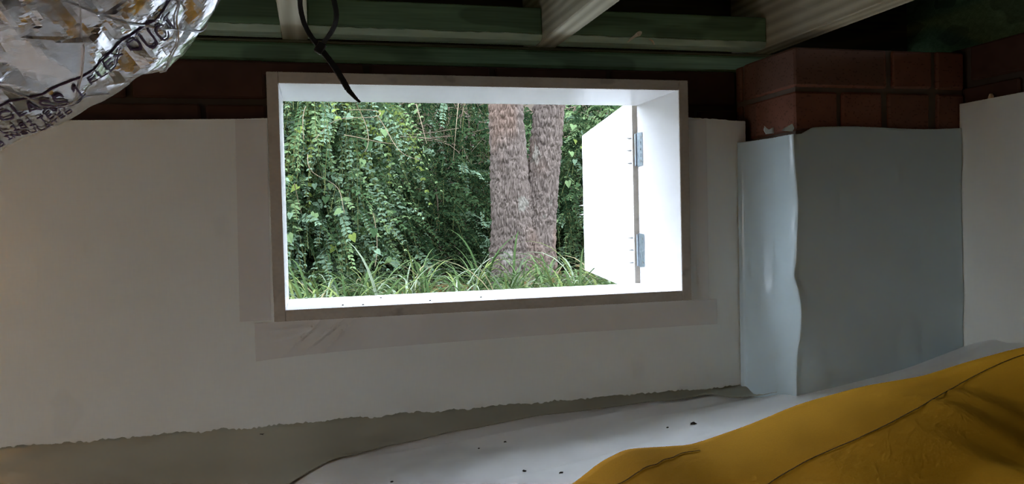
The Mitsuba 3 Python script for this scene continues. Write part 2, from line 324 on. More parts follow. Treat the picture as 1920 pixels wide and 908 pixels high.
def tape_sheet(x0, x1, z0, z1, nx, nzz, amp, seed, edge=lambda u, v: (0, 0), wr=None):
    u, v = np.meshgrid(np.linspace(0, 1, nx), np.linspace(0, 1, nzz), indexing='ij')
    dx, dz = edge(u, v)
    x, z = x0+(x1-x0)*u+dx, z0+(z1-z0)*v+dz
    y = FY0-.0009-amp*np.abs(meshkit.fbm(np.stack([x*26, z*11, x*0+seed], -1), 3)-.5)*2
    if wr is not None: y = y-wr(x, z)
    return sheet(np.stack([x, y, z], -1), .0005)
say(put('tape_strip', tape_sheet(-.0455, -.0015, .002, .2965, 14, 60, .0009, 1., lambda u, v: (-.003*(1-v), 0)), 'tape', True), 'wide clear white tape strip along the left side of the hatch', 'tape')
def wrinkles(x, z):
    w = 0
    for a, b, sl, amp in ((.02, -.012, .12, .002), (.05, -.017, .9, .0016), (.075, -.022, .75, .0018), (.10, -.018, 1.05, .0013), (.03, -.021, .2, .0014)):
        d = (z-b)-sl*(x-a)
        w = w+1.8*amp*np.exp(-(d/.0022)**2)*np.exp(-((x-a)/.035)**2)
    return w
say(put('tape_strip', tape_sheet(-.028, .72, -.050, -.0012, 190, 26, .0008, 4., lambda u, v: (0, -.004*np.exp(-u*8)*(1-v)*2+.006*(1-v)*np.clip(u*1.5, 0, 1)), wrinkles), 'tape', True), 'wrinkled clear tape strip along the bottom of the hatch', 'tape')
say(put('tape_strip', tape_sheet(W+.0015, .706, -.0005, .3025, 12, 60, .0006, 9.), 'tape', True), 'smooth wide tape strip along the right side of the hatch', 'tape')

# plastic film wrapped over wall corner and pier
zs = np.linspace(.268, -.19, 170)
us = np.linspace(0, 1, 260)
P = np.zeros((260, 170, 3))
for jz, z in enumerate(zs):
    s = (z+.15)/.42
    bul = .007*math.exp(-((z-.10)/.08)**2)+.009*math.exp(-((z+.03)/.055)**2)-.0035*math.exp(-((z-.045)/.016)**2)+.004*math.exp(-((z-.20)/.05)**2)
    inn = .012+.022*max(0, 1-s)                 # film bridges the inner corner
    ez = np.interp(z, [-.15, -.075, -.055, -.01, .02, .046, .09, .155, .165, .21, .28], [0, -.0025, .0015, .003, .001, -.0045, -.0025, .0025, .0018, -.0015, 0])
    ez = np.mean([ez, .0])*1.4
    cx, cy = XP-.0035+ez+.25*bul, YP-.0045-.85*bul-.5*max(ez, 0)
    pin = -.020*math.exp(-((z+.035)/.03)**2)
    ctl = [(.762, .0070), (.769, .0050-.2*inn), (.7755-.15*inn, -.0075-.4*inn), (.7815-.2*inn-.1*bul, -.033-.2*inn), (.7868-.3*bul+.3*pin, -.066), (cx-.0030-.2*bul, cy+.012), (cx, cy), (cx+.009, cy+.0022), (XP+.035, YP-.0045-.25*bul), (XP+.10, YP-.004), (XP+.22, YP-.004), (1.085, YP-.0045), (1.0995, YP-.005)]
    ctl = np.array(ctl); L = np.r_[0, np.cumsum(np.linalg.norm(np.diff(ctl, axis=0), axis=1))]; L /= L[-1]
    from scipy.interpolate import PchipInterpolator
    q = PchipInterpolator(L, ctl)(us)
    P[:, jz, :2] = q; P[:, jz, 2] = z
n3 = meshkit.fbm(P*np.array([11, 11, 7.]), 3, 5)-.5
crin = np.abs(meshkit.noise(P*np.array([26, 26, 13.])+3)-.5)
ww = np.clip((us-.02)/.1, 0, 1)[:, None]
P[..., 1] -= ww*np.clip(.0045*(n3+.5)+.003*crin, 0, .01)
P[..., 0] -= (.006*(n3+.5))*np.exp(-((us-.27)/.12)**2)[:, None]*ww
top = np.clip((P[..., 2]-.24)/.03, 0, 1)       # the upper edge is not straight
P[..., 2] += top*(.010*np.clip((P[..., 0]-.80)/.02, 0, 1)+.002*np.sin(P[..., 0]*23)-.003)
say(put('plastic_film', sheet(P[:, ::-1], .0005), 'film', True), 'translucent white plastic film wrapped round the brick pier', 'plastic film')
for c, pts, lab in (((1440, 246, -.055), [(-.008, .002), (-.006, .008), (0, .002), (.007, .006), (.008, -.004), (-.004, -.005)], 'small curled white film scrap on the pier side'),
                    ((1478, 240, -.117), [(-.014, -.004), (-.004, .001), (.004, .006), (.007, -.001), (.004, -.006)], 'pale film scrap poking up at the pier corner')):
    q = at(*c); m = trimesh.creation.extrude_polygon(Polygon(pts), .0008, engine='earcut').subdivide().subdivide()
    v = np.array(m.vertices); d = .004*np.sin(v[:, 0]*260)
    m.vertices = np.stack([q[0]+v[:, 0], q[1]-v[:, 2]-d*.6-.002, q[2]+v[:, 1]], 1); m.fix_normals()
    say(put('film_scrap', m, 'film'), lab, 'film scrap')
q = at(1848, 180, -.17)
sc_ = trimesh.creation.icosphere(2, .006); sc_.apply_scale([.5, .8, 1.1]); v = np.array(sc_.vertices); v += .0016*(meshkit.noise(v*500)[:, None]-.5)*2; sc_.vertices = v+np.array([1.107, q[1], .3165])
say(put('foam_scrap', sc_, 'kraft'), 'small cream scrap standing on the right board edge', 'scrap')

# ------------------------------------------------------------------ the hatch frame (open box of boards) and its door
fr = 'hatch_frame'
e = .0016
def board(x0, x1, z0, z1, side):
    b = put(fr+'__board', cbox(x0, x1, e, D, z0, z1, .0008), 'white_paint')
    ed = put(b+'__edge', cbox(x0, x1, 0, e, z0, z1, .0006), 'raw_edge')
    say(b, side+' board of the box, white inside'); say(ed, 'raw brown front edge of the board')
board(0, t, .0, H, 'left'); board(W-t, W, 0, H, 'right'); board(t+.0003, W-t-.0003, H-t, H, 'top'); board(t+.0003, W-t-.0003, 0, t, 'bottom')
say(fr, 'white painted wooden box frame lining the access hatch in the wall', 'hatch frame')
for x, y in ((.10, .03), (.13, .022), (.165, .12), (.32, .05), (.235, .035)):
    m = trimesh.creation.icosphere(1, .0012); m.apply_scale([1.4, 1, .6]); m.apply_translation([x, y, t+.0006])
    say(put('dirt_speck', m, 'crumb'), 'tiny dark dirt speck on the white hatch sill', 'dirt', 'dirt specks on the hatch sill')

dr_ = 'hatch_door'
hin = np.array([.6445, .1806, 0]); v1 = np.array([.1235, .6375, 0]); v1 /= np.linalg.norm(v1)     # along the door, away from the house
nrm = np.array([v1[1], -v1[0], 0])                                                      # from the inner face to the outer face
DM = np.eye(4); DM[:3, 0] = v1; DM[:3, 1] = nrm; DM[:3, 2] = [0, 0, 1]; DM[:3, 3] = hin
DM[:3, 1] = nrm
def door_part(m):
    m = m.copy(); m.apply_transform(DM)
    if np.linalg.det(DM[:3, :3]) < 0: m.invert()
    return m
DW, DH0, DH1 = .652, -.0005, .3625
put(dr_+'__panel', door_part(cbox(e, DW, 0, t, DH0, DH1, .0007)), 'white_paint')
say(put(dr_+'__edge', door_part(cat_mesh([cbox(0, e, 0, t*.62, DH0, DH1, .0005), cbox(.0004, e, t*.64, t, DH0, DH1, .0004)])), 'raw_edge'), 'raw wooden hinge edge of the door')
say(dr_, 'white painted hatch door swung open outside, hinged on the right', 'hatch door')
for hz in (.2665, .0785):
    L = .060; xw = W-t-.0010
    # leaf lying on the side board of the frame, with screw holes and stamped slots
    y0, y1 = .1515, .1765
    sh = Polygon([(y0, hz-L/2), (y0+.004, hz-L/2-.0004), (y1-.003, hz-L/2-.002), (y1, hz-L/2+.001), (y1, hz+L/2-.001), (y1-.003, hz+L/2+.002), (y0+.004, hz+L/2+.0004), (y0, hz+L/2)])
    from shapely.geometry import Point, box as sbox
    for a, b in ((.1570, -.022), (.1575, .022), (.158, 0.)): sh = sh.difference(Point(a, hz+b).buffer(.0026, 8))
    for b in (-.011, .0115): sh = sh.difference(sbox(.1690, hz+b-.006, .1702, hz+b+.006)).difference(sbox(.1555, hz+b-.004, .1595, hz+b+.0025))
    m = trimesh.creation.extrude_polygon(sh, .0012, engine='earcut'); v = np.array(m.vertices)
    m.vertices = np.stack([xw-.0006+v[:, 2]*.9, v[:, 0], v[:, 1]], 1); m.fix_normals()
    hk = put(dr_+'__hinge', m, 'zinc'); say(hk, 'galvanised steel hinge leaf with screw holes')
    put(hk+'__pin', tube([[xw-.0012, .1775, hz-L/2], [xw-.0012, .1775, hz+L/2]], .0028, 12), 'zinc')
    for b in (-.022, .022):
        s = trimesh.creation.cylinder(.0024, .0012, sections=12); s.apply_transform(trimesh.transformations.rotation_matrix(np.pi/2, [0, 1, 0])); s.apply_translation([xw-.0004, .1573, hz+b])
        put(hk+'__screw_head', s, 'screw_metal')
    for b in (-.024, 0, .023):
        n = 40; tt = np.linspace(0, .0105, n)
        tip = tube(np.stack([tt*0+.011, .001-tt, tt*0+hz+b], 1), .0016*np.clip((.0105-tt)/.006, .08, 1)*(1+.18*np.sign(np.sin(tt*5200))), 8)
        put(dr_+'__screw_tip', door_part(tip), 'screw_metal')
for z in (.150, .1745):
    tt = np.linspace(0, .014, 14)
    put(dr_+'__screw_tip', door_part(tube(np.stack([tt*0+DW-.008, .001-tt, z+tt*0], 1), .0020*np.clip((.014-tt)/.008, .08, 1), 8)), 'screw_metal')
h = tube(np.array([[DW-.05, t+.001, .135], [DW-.05, t+.03, .14], [DW-.05, t+.03, .20], [DW-.05, t+.001, .205]]), .005, 8)
put(dr_+'__handle', door_part(h), 'zinc')

# ------------------------------------------------------------------ foil duct, tie, insulation bulge
ax = spline([(-.80, -.47, .322), (-.50, -.46, .322), (-.313, -.45, .319), (-.191, -.44, .350), (-.119, -.425, .433), (-.1105, -.41, .54), (-.1128, -.40, .65)], 400)
ax = ax[:np.searchsorted(ax[:, 2], .612)]
tt_, a_, b_ = frames(ax); R0 = .115; sides = 320
ang = np.arange(sides)*2*np.pi/sides
rad = np.full((len(ax), sides), R0)
# hoops of the wire helix inside, then sharp creases of the loose foil
s_ = np.r_[0, np.cumsum(np.linalg.norm(np.diff(ax, axis=0), axis=1))][:, None]
C_ = R0*ang[None, :]
dirn = np.cos(ang)[None, :, None]*a_[:, None]+np.sin(ang)[None, :, None]*b_[:, None]
base = ax[:, None]+R0*dirn
from scipy.interpolate import LinearNDInterpolator
def facets(sp_s, sp_c, amp, seed):
    """flat facets with sharp creases, as crumpled foil has: random heights joined by triangles, wrapped round the duct"""
    r = np.random.default_rng(seed); L_, Cc = s_[-1, 0], 2*np.pi*R0
    k = int((L_+.1)*Cc/(sp_s*sp_c)); u, v, h = r.uniform(-.05, L_+.05, k), r.uniform(0, Cc, k), r.uniform(-1, 1, k)
    u, v, h = np.r_[u, u, u], np.r_[v-Cc, v, v+Cc], np.r_[h, h, h]; near_ = (v > -.08) & (v < Cc+.08)
    f = LinearNDInterpolator(np.stack([u/sp_s, v/sp_c], 1)[near_], h[near_], fill_value=0)
    a, b = np.broadcast_arrays(s_/sp_s, C_/sp_c)
    return amp*f(a, b)
rad += facets(.045, .055, .0125, 1)+facets(.015, .028, .0080, 2)+facets(.006, .012, .0026, 3)*np.clip((meshkit.noise(base*14, 6)-.3)*2.5, .15, 1)
V = ax[:, None]+rad[..., None]*dirn
n = len(ax)
i, j2 = np.meshgrid(np.arange(n-1), np.arange(sides), indexing='ij')
qd = np.stack([i*sides+j2, i*sides+(j2+1) % sides, (i+1)*sides+(j2+1) % sides, (i+1)*sides+j2], -1).reshape(-1, 4)
DV = V.reshape(-1, 3)
say('flex_duct', 'crumpled silver foil insulated flexible duct bending up at top left', 'duct')
put('flex_duct__jacket', trimesh.Trimesh(DV, np.vstack([qd[:, [0, 1, 2]], qd[:, [0, 2, 3]]]), process=False), 'foil')
from scipy.interpolate import RegularGridInterpolator
_ri = RegularGridInterpolator((s_[:, 0], np.r_[ang, 2*np.pi]), np.concatenate([V, V[:, :1]], 1), bounds_error=False, fill_value=None)
def on_duct(s, a, lift):
    a = np.mod(a, 2*np.pi); p = _ri(np.stack([s, a], -1))
    k = np.clip(np.searchsorted(s_[:, 0], s), 0, n-1)
    d = np.cos(a)[:, None]*a_[k]+np.sin(a)[:, None]*b_[k]
    return p+d*np.broadcast_to(lift, a.shape)[:, None]
# which angle faces the camera, low side
def ang_of(vec, k): return math.atan2(vec@b_[k], vec@a_[k])
k0 = int(np.argmin(np.abs(ax[:, 0]+.26)))
toward = ang_of(np.array([.32, -.75, -.2]), k0); down = ang_of(np.array([.05, -.3, -1.]), k0)
sgn = np.sign(math.atan2(math.sin(down-toward), math.cos(down-toward)))
for q in range(26):          # scrim threads showing through the foil, in two diagonal families
    sl = (1, -1)[q % 2]; s0 = .10+q*.033
    aa = np.linspace(toward-sgn*1.3, down+sgn*.4, 60); ss = s0+sl*.05*(aa-toward)*sgn
    ok = (ss > .01) & (ss < s_[-1, 0]-.02)
    if ok.sum() > 8: put('flex_duct__thread', tube(on_duct(ss[ok], aa[ok], .0012), .0008, 4), 'thread')
def duct_text(txt, s0, a0, h):
    m = meshkit.text_mesh(txt, h, .0008).subdivide_to_size(.006)
    v = np.array(m.vertices)
    s = s0+v[:, 0]*.38; a = a0-sgn*v[:, 1]/R0
    m.vertices = on_duct(s, a, .0012+v[:, 2]); return m
SC = s_[k0, 0]
for q, (txt, ds, off, hh) in enumerate((('CLASS 1 FLEX DUCT', .040, .95, .019), ('UL 181 TESTED', .03, 1.16, .012), ('R-6 INSULATED', .02, 1.32, .012))):
    say(put('flex_duct__lettering', duct_text(txt, SC+ds, toward+sgn*off, hh), 'ink'), 'dark printed lettering along the duct')
ss = np.linspace(SC-.2, SC+.25, 120)
say(put('flex_duct__printed_line', tube(on_duct(ss, np.full(120, toward+sgn*.74), .0008), .0007, 5), 'ink'), 'dark printed line along the duct')

tp = lambda x, y, Y=-.25: at(x, y, Y)
lp = spline([tp(592, -41), tp(572, -30), tp(563, -6), tp(564, 18), tp(574, 52), tp(598, 88), tp(617, 112), tp(640, 146), tp(652, 167)], 66)
lp2 = spline([tp(652, 167), tp(664, 181), tp(675, 192)], 8)
rp = spline([tp(598, 92, -.249), tp(617, 66, -.248), tp(630, 38, -.245), tp(627, 5, -.243), tp(614, -28, -.245), tp(592, -41, -.25)], 44)
wl = np.r_[np.full(42, .0054), np.full(24, .0068)]
say('cable_tie', 'black cable tie looped from the joist, its tail hanging before the hatch', 'cable tie')
put('cable_tie__strap', cat_mesh([strap(lp, wl, .0022, [1, .25, .1]), strap(lp2, np.linspace(.0064, .0022, 8), .0018, [1, .25, .1]), strap(rp, np.linspace(.0045, .0078, 44), .002, [1, .7, .1])]), 'black_nylon')
hd = cbox(-.0050, .0050, -.0035, .0035, -.0065, .0065, .0011); hd.apply_transform(trimesh.transformations.rotation_matrix(.55, [0, 1, 0])); hd.apply_translation(tp(600, 91)-[0, .0015, 0])
put('cable_tie__head', hd, 'black_nylon')
sx_, sy_, sz_ = tp(592, -41)
put('cable_tie__staple', tube([[sx_-.004, sy_-.006, JZ-.0004], [sx_-.004, sy_-.006, sz_-.002], [sx_+.004, sy_+.006, sz_-.002], [sx_+.004, sy_+.006, JZ-.0004]], .0012, 6), 'zinc')

c = at(505, -79, -.27); th, ph = np.meshgrid(np.linspace(0, np.pi, 30), np.linspace(0, 2*np.pi, 61), indexing='ij')
B = np.stack([c[0]+.066*np.sin(th)*np.cos(ph), c[1]+.05*np.sin(th)*np.sin(ph), c[2]+.0405*np.cos(th)+.003*np.sin(ph*6)*np.sin(th)], -1)
B[..., 2] += .006*(meshkit.fbm(B*30, 3)-.5)
bm = trimesh.Trimesh(B.reshape(-1, 3), np.vstack([gridfaces(30, 61)[:, [0, 1, 2]], gridfaces(30, 61)[:, [0, 2, 3]]]), process=False)
say(put('insulation_bulge', bm, 'kraft', True), 'cream and brown kraft faced insulation sagging below the joist at the top edge', 'insulation')

# ------------------------------------------------------------------ canvas cloth at lower right, dirt crumbs
crest_px = [(1020, 950), (1090, 908), (1140, 868), (1185, 845), (1250, 841), (1310, 837), (1420, 799), (1520, 757), (1640, 724), (1750, 706), (1840, 677), (1920, 655), (2030, 632), (2110, 622)]
cp = np.array([at(x, y, -.36-.05*(x-1090)/830) for x, y in crest_px])
cr = np.stack([np.interp(np.linspace(0, 1, 160), np.linspace(0, 1, len(cp)), cp[:, q]) for q in range(3)], 1)
from scipy.ndimage import gaussian_filter1d
cr = gaussian_filter1d(cr, 2.2, axis=0, mode='nearest')
vv = np.linspace(-1, 1, 130)
S = np.zeros((160, 130, 3)); si = np.linspace(0, 1, 160)
for jv, v_ in enumerate(vv):
    if v_ < 0: off = np.array([-.02*v_*0, -.13*v_, -.17*v_*v_])         # down behind the crest
    else: off = np.array([-.06*v_, -.62*v_, -.105*v_**1.15])        # towards the camera
    S[:, jv] = cr+off
f_ = np.clip(vv, 0, 1)[None, :]
foldf = meshkit.fbm(np.stack([S[..., 0]*9+S[..., 1]*2.5, S[..., 1]*2.0, S[..., 0]*0+2], -1), 3)-.5
S[..., 2] += foldf*.075*np.clip(f_*5, 0, 1)
S[..., 2] += .02*np.sin(np.pi*np.clip(f_*3, 0, 1))*np.clip((si[:, None]-.3)*3, 0, 1)
gz = ground_z(S[..., 0], S[..., 1])+.03
S[..., 2] = np.where(S[..., 1] > -.30, S[..., 2], S[..., 2])
cl = 'canvas_cloth'
say(cl, 'ochre brown canvas cloth with dark stitched seams, heaped in the lower right corner', 'cloth')
put(cl+'__sheet', sheet(S[:, ::-1], .0025), 'canvas', True)
from scipy.spatial import cKDTree
def to_px(P):
    d = P-EYE; w = d@_f
    return np.stack([960+FPX*(d@RIGHT)/w, 454-FPX*(d@UP)/w], -1)
front = S[:, 66:].reshape(-1, 3); tree_ = cKDTree(to_px(front))
def seam(pts, w=.0005):
    q = spline(np.c_[np.array(pts, float), np.zeros(len(pts))], 90)[:, :2]
    dd_, kk = tree_.query(q, k=4); ww_ = 1/(dd_+.5)**2; P_ = (front[kk]*ww_[..., None]).sum(1)/ww_.sum(1)[:, None]
    P_ = gaussian_filter1d(P_, 1.5, axis=0, mode='nearest'); P_[:, 2] += .0009; P_[:, 1] -= .0006
    return tube(P_, w, 5)
SEAMS = [[(1312, 841), (1270, 855), (1210, 880), (1150, 915)], [(1935, 664), (1860, 690), (1790, 727), (1700, 778), (1620, 818), (1530, 858), (1430, 915)]]
for sm in SEAMS: say(put(cl+'__seam', seam(sm), 'canvas_thread'), 'dark stitched seam')

for q, (x, y, r_) in enumerate(((1300, 796, .0035), (740, 819, .0032), (566, 832, .002), (492, 821, .003), (814, 803, .002), (648, 810, .0016), (1052, 888, .002), (983, 885, .002), (1252, 803, .0016), (947, 830, .0016), (597, 866, .0018), (1336, 824, .0014), (898, 842, .0014), (735, 905, .0016))):
    # march the sight line down to the liner
    d = _f+RIGHT*(x-960)/FPX-UP*(y-454)/FPX; s = .6
    from_grid = RegularGridInterpolator((xs, ys[::-1]), Z[:, ::-1], bounds_error=False, fill_value=-.2) if q == 0 else from_grid
    while s < 1.5:
        pt = EYE+d*s
        if pt[2] < from_grid(pt[:2])[0]: break
        s += .002
    m = trimesh.creation.icosphere(1, r_); m.apply_scale([1.3, 1, .55]); v = np.array(m.vertices); v += r_*.3*rng.uniform(-1, 1, v.shape); m.vertices = v
    m.apply_translation([pt[0], pt[1], from_grid(pt[:2])[0]+r_*.3])
    say(put('dirt_crumb', m, 'crumb'), {0: 'largest black dirt crumb, on the white liner near the pier foot', 1: 'black dirt crumb on the liner below the middle of the hatch', 3: 'black dirt crumb on the liner below the left corner of the hatch'}.get(q, 'tiny black crumb of dirt lying on the white ground liner'), 'dirt', 'dirt crumbs on the ground liner')

# ------------------------------------------------------------------ unseen warm lamp, out of view on the left
lx, ly, lz = -.80, -.78, .06
say('unseen_lamp', 'unseen warm lamp out of view on the left, placed to light the left wall', 'lamp')
bulb = trimesh.creation.icosphere(2, .028); bulb.apply_translation([lx, ly, lz])
scene['unseen_lamp__bulb'] = mikit.ply(bulb, 'lamp_body', emitter={'type': 'area', 'radiance': {'type': 'rgb', 'value': [LAMP, LAMP*.52, LAMP*.15]}})
put('unseen_lamp__socket', tube([[lx, ly, lz+.027], [lx, ly, lz+.09], [lx, ly, JZ-.002]], [.018, .016, .005], 12), 'lamp_body')

# ------------------------------------------------------------------ outdoors
gx, gy = np.meshgrid(np.linspace(-9, 11, 120), np.concatenate([np.linspace(.17, 4, 70), np.linspace(4.2, 14, 20)]), indexing='ij')
def soil_z(x, y): return -.155+.05*np.clip((y-.4)/1.5, 0, 1)+1.3*np.clip((y-3.1)/1.7, 0, 1)**1.3+.05*(nz(np.asarray(x)*2.2, np.asarray(y)*2.2, 0)-.5)  # the bank is added to close off the sky behind the shrubs
say(put('ground', trimesh.Trimesh(np.stack([gx, gy, soil_z(gx, gy)], -1).reshape(-1, 3), np.vstack([gridfaces(120, 90)[:, [0, 1, 2]], gridfaces(120, 90)[:, [0, 2, 3]]]), process=False), 'soil', True), 'dark soil outside rising to an added bank that closes off the sky', kind='structure')
say(put('ground_001', cat_mesh([plain(-9, 11, -9, -2.7, -.4, -.2), plain(-9, -2.3, -2.7, .17, -.4, -.2)]), 'soil'), kind='structure')

# leaves ---------------------------------------------------------------
LEAF = np.array([[0, 0, 0], [.28, -.5, .14], [.70, -.40, .10], [1, 0, -.06], [.70, .40, .10], [.28, .5, .14]])
LF = np.array([[0, 1, 2], [0, 2, 3], [0, 3, 4], [0, 4, 5]])
HEART = np.array([[0, 0, 0], [-.16, -.34, .10], [.16, -.56, .15], [.58, -.34, .08], [1, 0, -.10], [.58, .34, .08], [.16, .56, .15], [-.16, .34, .10]])
HF = np.array([[0, 1, 2], [0, 2, 3], [0, 3, 4], [0, 4, 5], [0, 5, 6], [0, 6, 7]])
def unit(v): return v/(np.linalg.norm(v, axis=-1, keepdims=True)+1e-12)
def leaves(p, d, up, L, Wd, col, shape=LEAF, faces=LF):
    d = unit(d); s = unit(np.cross(d, up)); w = np.cross(s, d); k = len(shape)
    V = p[:, None]+d[:, None]*(shape[None, :, :1]*L[:, None, None])+s[:, None]*(shape[None, :, 1:2]*Wd[:, None, None])+w[:, None]*(shape[None, :, 2:]*Wd[:, None, None])
    F = (faces[None]+(np.arange(len(p))*k)[:, None, None]).reshape(-1, 3)
    return V.reshape(-1, 3), F, np.repeat(col, k, axis=0)
def join(parts):
    V, F, C, o = [], [], [], 0
    for v, f, c in parts: V.append(v); F.append(f+o); C.append(c); o += len(v)
    return np.vstack(V), np.vstack(F), np.vstack(C)
def sprays(r, base, dirs, L, nodes, leafL, cols, droop=.5, flat=.7, var=.25, stem=(.12, .13, .05)):
    """arching twigs with opposite leaves; all arrays per twig. Returns (V, F, C)"""
    M = len(base); tn = (np.arange(nodes)+.6)/nodes
    dirs = unit(dirs); tt = tn[None, :, None]
    P = base[:, None]+dirs[:, None]*(tt*L[:, None, None]); P[..., 2] -= droop*L[:, None]*tn[None]**2
    tang = dirs[:, None]+np.zeros((1, nodes, 1)); tang = tang.copy(); tang[..., 2] -= 2*droop*tn[None]; tang = unit(tang)
    upv = unit(np.array([0, -.35, 1.])+r.normal(0, .6, (M, 1, 3)))+np.zeros((1, nodes, 1))
    side = unit(np.cross(tang, upv))
    out = []
    for sg in (1, -1):
        d = unit(tang*.55+sg*side*flat+r.normal(0, .18, (M, nodes, 3)))
        u_ = unit(np.cross(side, tang)+r.normal(0, .3, (M, nodes, 3)))
        sz = leafL[:, None]*(1-.45*tn[None]**2)*r.uniform(.75, 1.2, (M, nodes))
        c = np.clip(cols[:, None]*r.uniform(1-var, 1+var, (M, nodes, 1)), 0, .9)
        out.append(leaves(P.reshape(-1, 3), d.reshape(-1, 3), u_.reshape(-1, 3), sz.ravel(), sz.ravel()*.56, c.reshape(-1, 3)))
    # stems: thin three-sided
    ks = 5; ts = np.linspace(0, 1, ks)
    Q = base[:, None]+dirs[:, None]*(ts[None, :, None]*L[:, None, None]); Q[..., 2] -= droop*L[:, None]*ts[None]**2
    a = unit(np.cross(dirs, [.3, .2, 1.]))[:, None]*.0011; b = np.array([0, -.0011, .0006])
    V = np.stack([Q+a, Q-a, Q+b], 2).reshape(-1, 3)
    i, jj = np.meshgrid(np.arange(ks-1), np.arange(3), indexing='ij')
    q = np.stack([i*3+jj, i*3+(jj+1) % 3, (i+1)*3+(jj+1) % 3, (i+1)*3+jj], -1).reshape(-1, 4)
    q = np.vstack([q[:, [0, 1, 2]], q[:, [0, 2, 3]]])
    out.append((V, (q[None]+(np.arange(M)*ks*3)[:, None, None]).reshape(-1, 3), np.tile(np.array(stem), (len(V), 1))))
    return join(out)
def put_leaves(key, vfc, m='leaf'): return put(key, trimesh.Trimesh(vfc[0], vfc[1], process=False), m, False, color=vfc[2])
G = dict(dark=(.017, .034, .015), mid=(.046, .082, .036), blue=(.165, .245, .16), yell=(.16, .21, .055), lite=(.17, .25, .115))  # dark stands in for overhead shade on the centre and back shrubs
def palette(r, n, names, w):
    c = np.array([G[k] for k in names])[r.choice(len(names), n, p=np.array(w)/sum(w))]
    return c*r.uniform(.65, 1.35, (n, 1))
def shrub(key, label, c, rad, M, lf, names, w, seed, twigs=14, front=10, cat='shrub', group=None, droop=.5, L=(.12, .28), out=.6):
    """a leafy shrub: stems, a mass of leafy twigs (stuff) and its foremost twigs each on their own"""
    r = np.random.default_rng(seed); c, rad = np.array(c), np.array(rad)
    say(key, label, cat, group)
    q = unit(r.normal(0, 1, (M, 3)))*(r.uniform(.15, 1, (M, 1))**.55); q[:, 1] -= .15
    base = c+q*rad
    d = unit(q*out+np.array([0, -.55, -.1])+r.normal(0, .55, (M, 3)))
    nodes = 12
    ok = base[:, 2] > soil_z(base[:, 0], base[:, 1])+.02
    base, d = base[ok], d[ok]; M = len(base)
    Lr, ll = r.uniform(*L, M), r.uniform(.75, 1.25, M)*lf
    cols = palette(r, M, names, w)
    order = np.argsort(base[:, 1]); fr_, rest = order[:front], order[front:]
    put_leaves(key+'__foliage', sprays(r, base[rest], d[rest], Lr[rest], nodes, ll[rest], cols[rest], droop)); say(key+'__foliage', kind='stuff')
    for k in fr_: put_leaves(key+'__leafy_twig', sprays(r, base[k:k+1], d[k:k+1], Lr[k:k+1], nodes+3, ll[k:k+1]*1.1, cols[k:k+1], droop))
    foot = np.array([c[0], c[1]+.1, float(soil_z(c[0], c[1]+.1))-.02])
    for k in range(twigs):
        e_ = c+unit(r.normal(0, 1, 3))*rad*r.uniform(.5, 1.0)
        mid = (foot+e_)/2+r.normal(0, .09, 3); f2 = foot+np.append(r.normal(0, .08, 2), 0)
        put(key+'__stem', tube(spline([f2, mid, e_], 12), np.linspace(.007, .0022, 12)*r.uniform(.6, 1.2), 5), 'twig')
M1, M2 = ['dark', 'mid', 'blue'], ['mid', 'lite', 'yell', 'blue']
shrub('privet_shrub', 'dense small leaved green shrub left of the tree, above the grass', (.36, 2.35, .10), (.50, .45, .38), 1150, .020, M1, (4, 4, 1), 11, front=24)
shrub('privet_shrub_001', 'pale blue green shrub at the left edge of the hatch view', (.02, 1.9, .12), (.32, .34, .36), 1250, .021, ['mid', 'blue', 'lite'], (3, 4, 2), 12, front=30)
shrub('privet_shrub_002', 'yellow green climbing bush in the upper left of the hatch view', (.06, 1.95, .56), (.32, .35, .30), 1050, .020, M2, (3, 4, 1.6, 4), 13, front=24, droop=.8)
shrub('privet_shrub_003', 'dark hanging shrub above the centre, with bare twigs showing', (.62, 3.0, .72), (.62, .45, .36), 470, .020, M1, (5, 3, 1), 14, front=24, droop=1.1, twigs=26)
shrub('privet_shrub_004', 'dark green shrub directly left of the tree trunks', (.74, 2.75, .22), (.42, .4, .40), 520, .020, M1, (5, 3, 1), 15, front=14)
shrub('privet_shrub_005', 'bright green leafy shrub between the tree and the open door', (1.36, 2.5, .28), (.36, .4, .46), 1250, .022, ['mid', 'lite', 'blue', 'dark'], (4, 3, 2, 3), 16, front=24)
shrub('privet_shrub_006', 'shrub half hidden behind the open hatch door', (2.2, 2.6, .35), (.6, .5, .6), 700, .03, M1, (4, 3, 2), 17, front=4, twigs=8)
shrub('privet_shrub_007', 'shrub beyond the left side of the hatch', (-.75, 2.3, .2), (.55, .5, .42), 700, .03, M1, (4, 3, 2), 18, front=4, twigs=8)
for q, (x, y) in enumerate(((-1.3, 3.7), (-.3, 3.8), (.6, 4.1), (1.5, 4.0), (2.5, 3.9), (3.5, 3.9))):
    shrub('thicket_bush'+(f'_{q:03d}' if q else ''), 'tall bush coloured dark for shade in the back row, '+['leftmost', 'second from the left', 'third from the left', 'fourth from the left', 'second from the right', 'rightmost'][q], (x, y-.25, .70), (.7, .4, .5), 300, .042, ['dark', 'mid'], (6, 1), 30+q, front=2, twigs=10, cat='bush', group='dark bushes at the back of the thicket', L=(.2, .45))
# tangle of bare brown twigs hanging in the gaps
r = np.random.default_rng(44); say('twig_tangle', 'tangle of bare brown twigs and dry vines in the dark gaps behind the leaves', 'twigs')
for q in range(230):
    a = np.array([r.uniform(-.1, 1.8), r.uniform(2.5, 3.3), r.uniform(.05, 1.05)]); d = unit(np.array([r.normal(0, .8), r.normal(0, .2), r.normal(-.5, .6)])); Lq = r.uniform(.3, .8)
    put('twig_tangle__twig', tube(spline([a, a+d*Lq*.5+r.normal(0, .04, 3), a+d*Lq+r.normal(0, .09, 3)], 9), np.linspace(.0032, .0013, 9)*r.uniform(.6, 1.4), 4), 'twig')

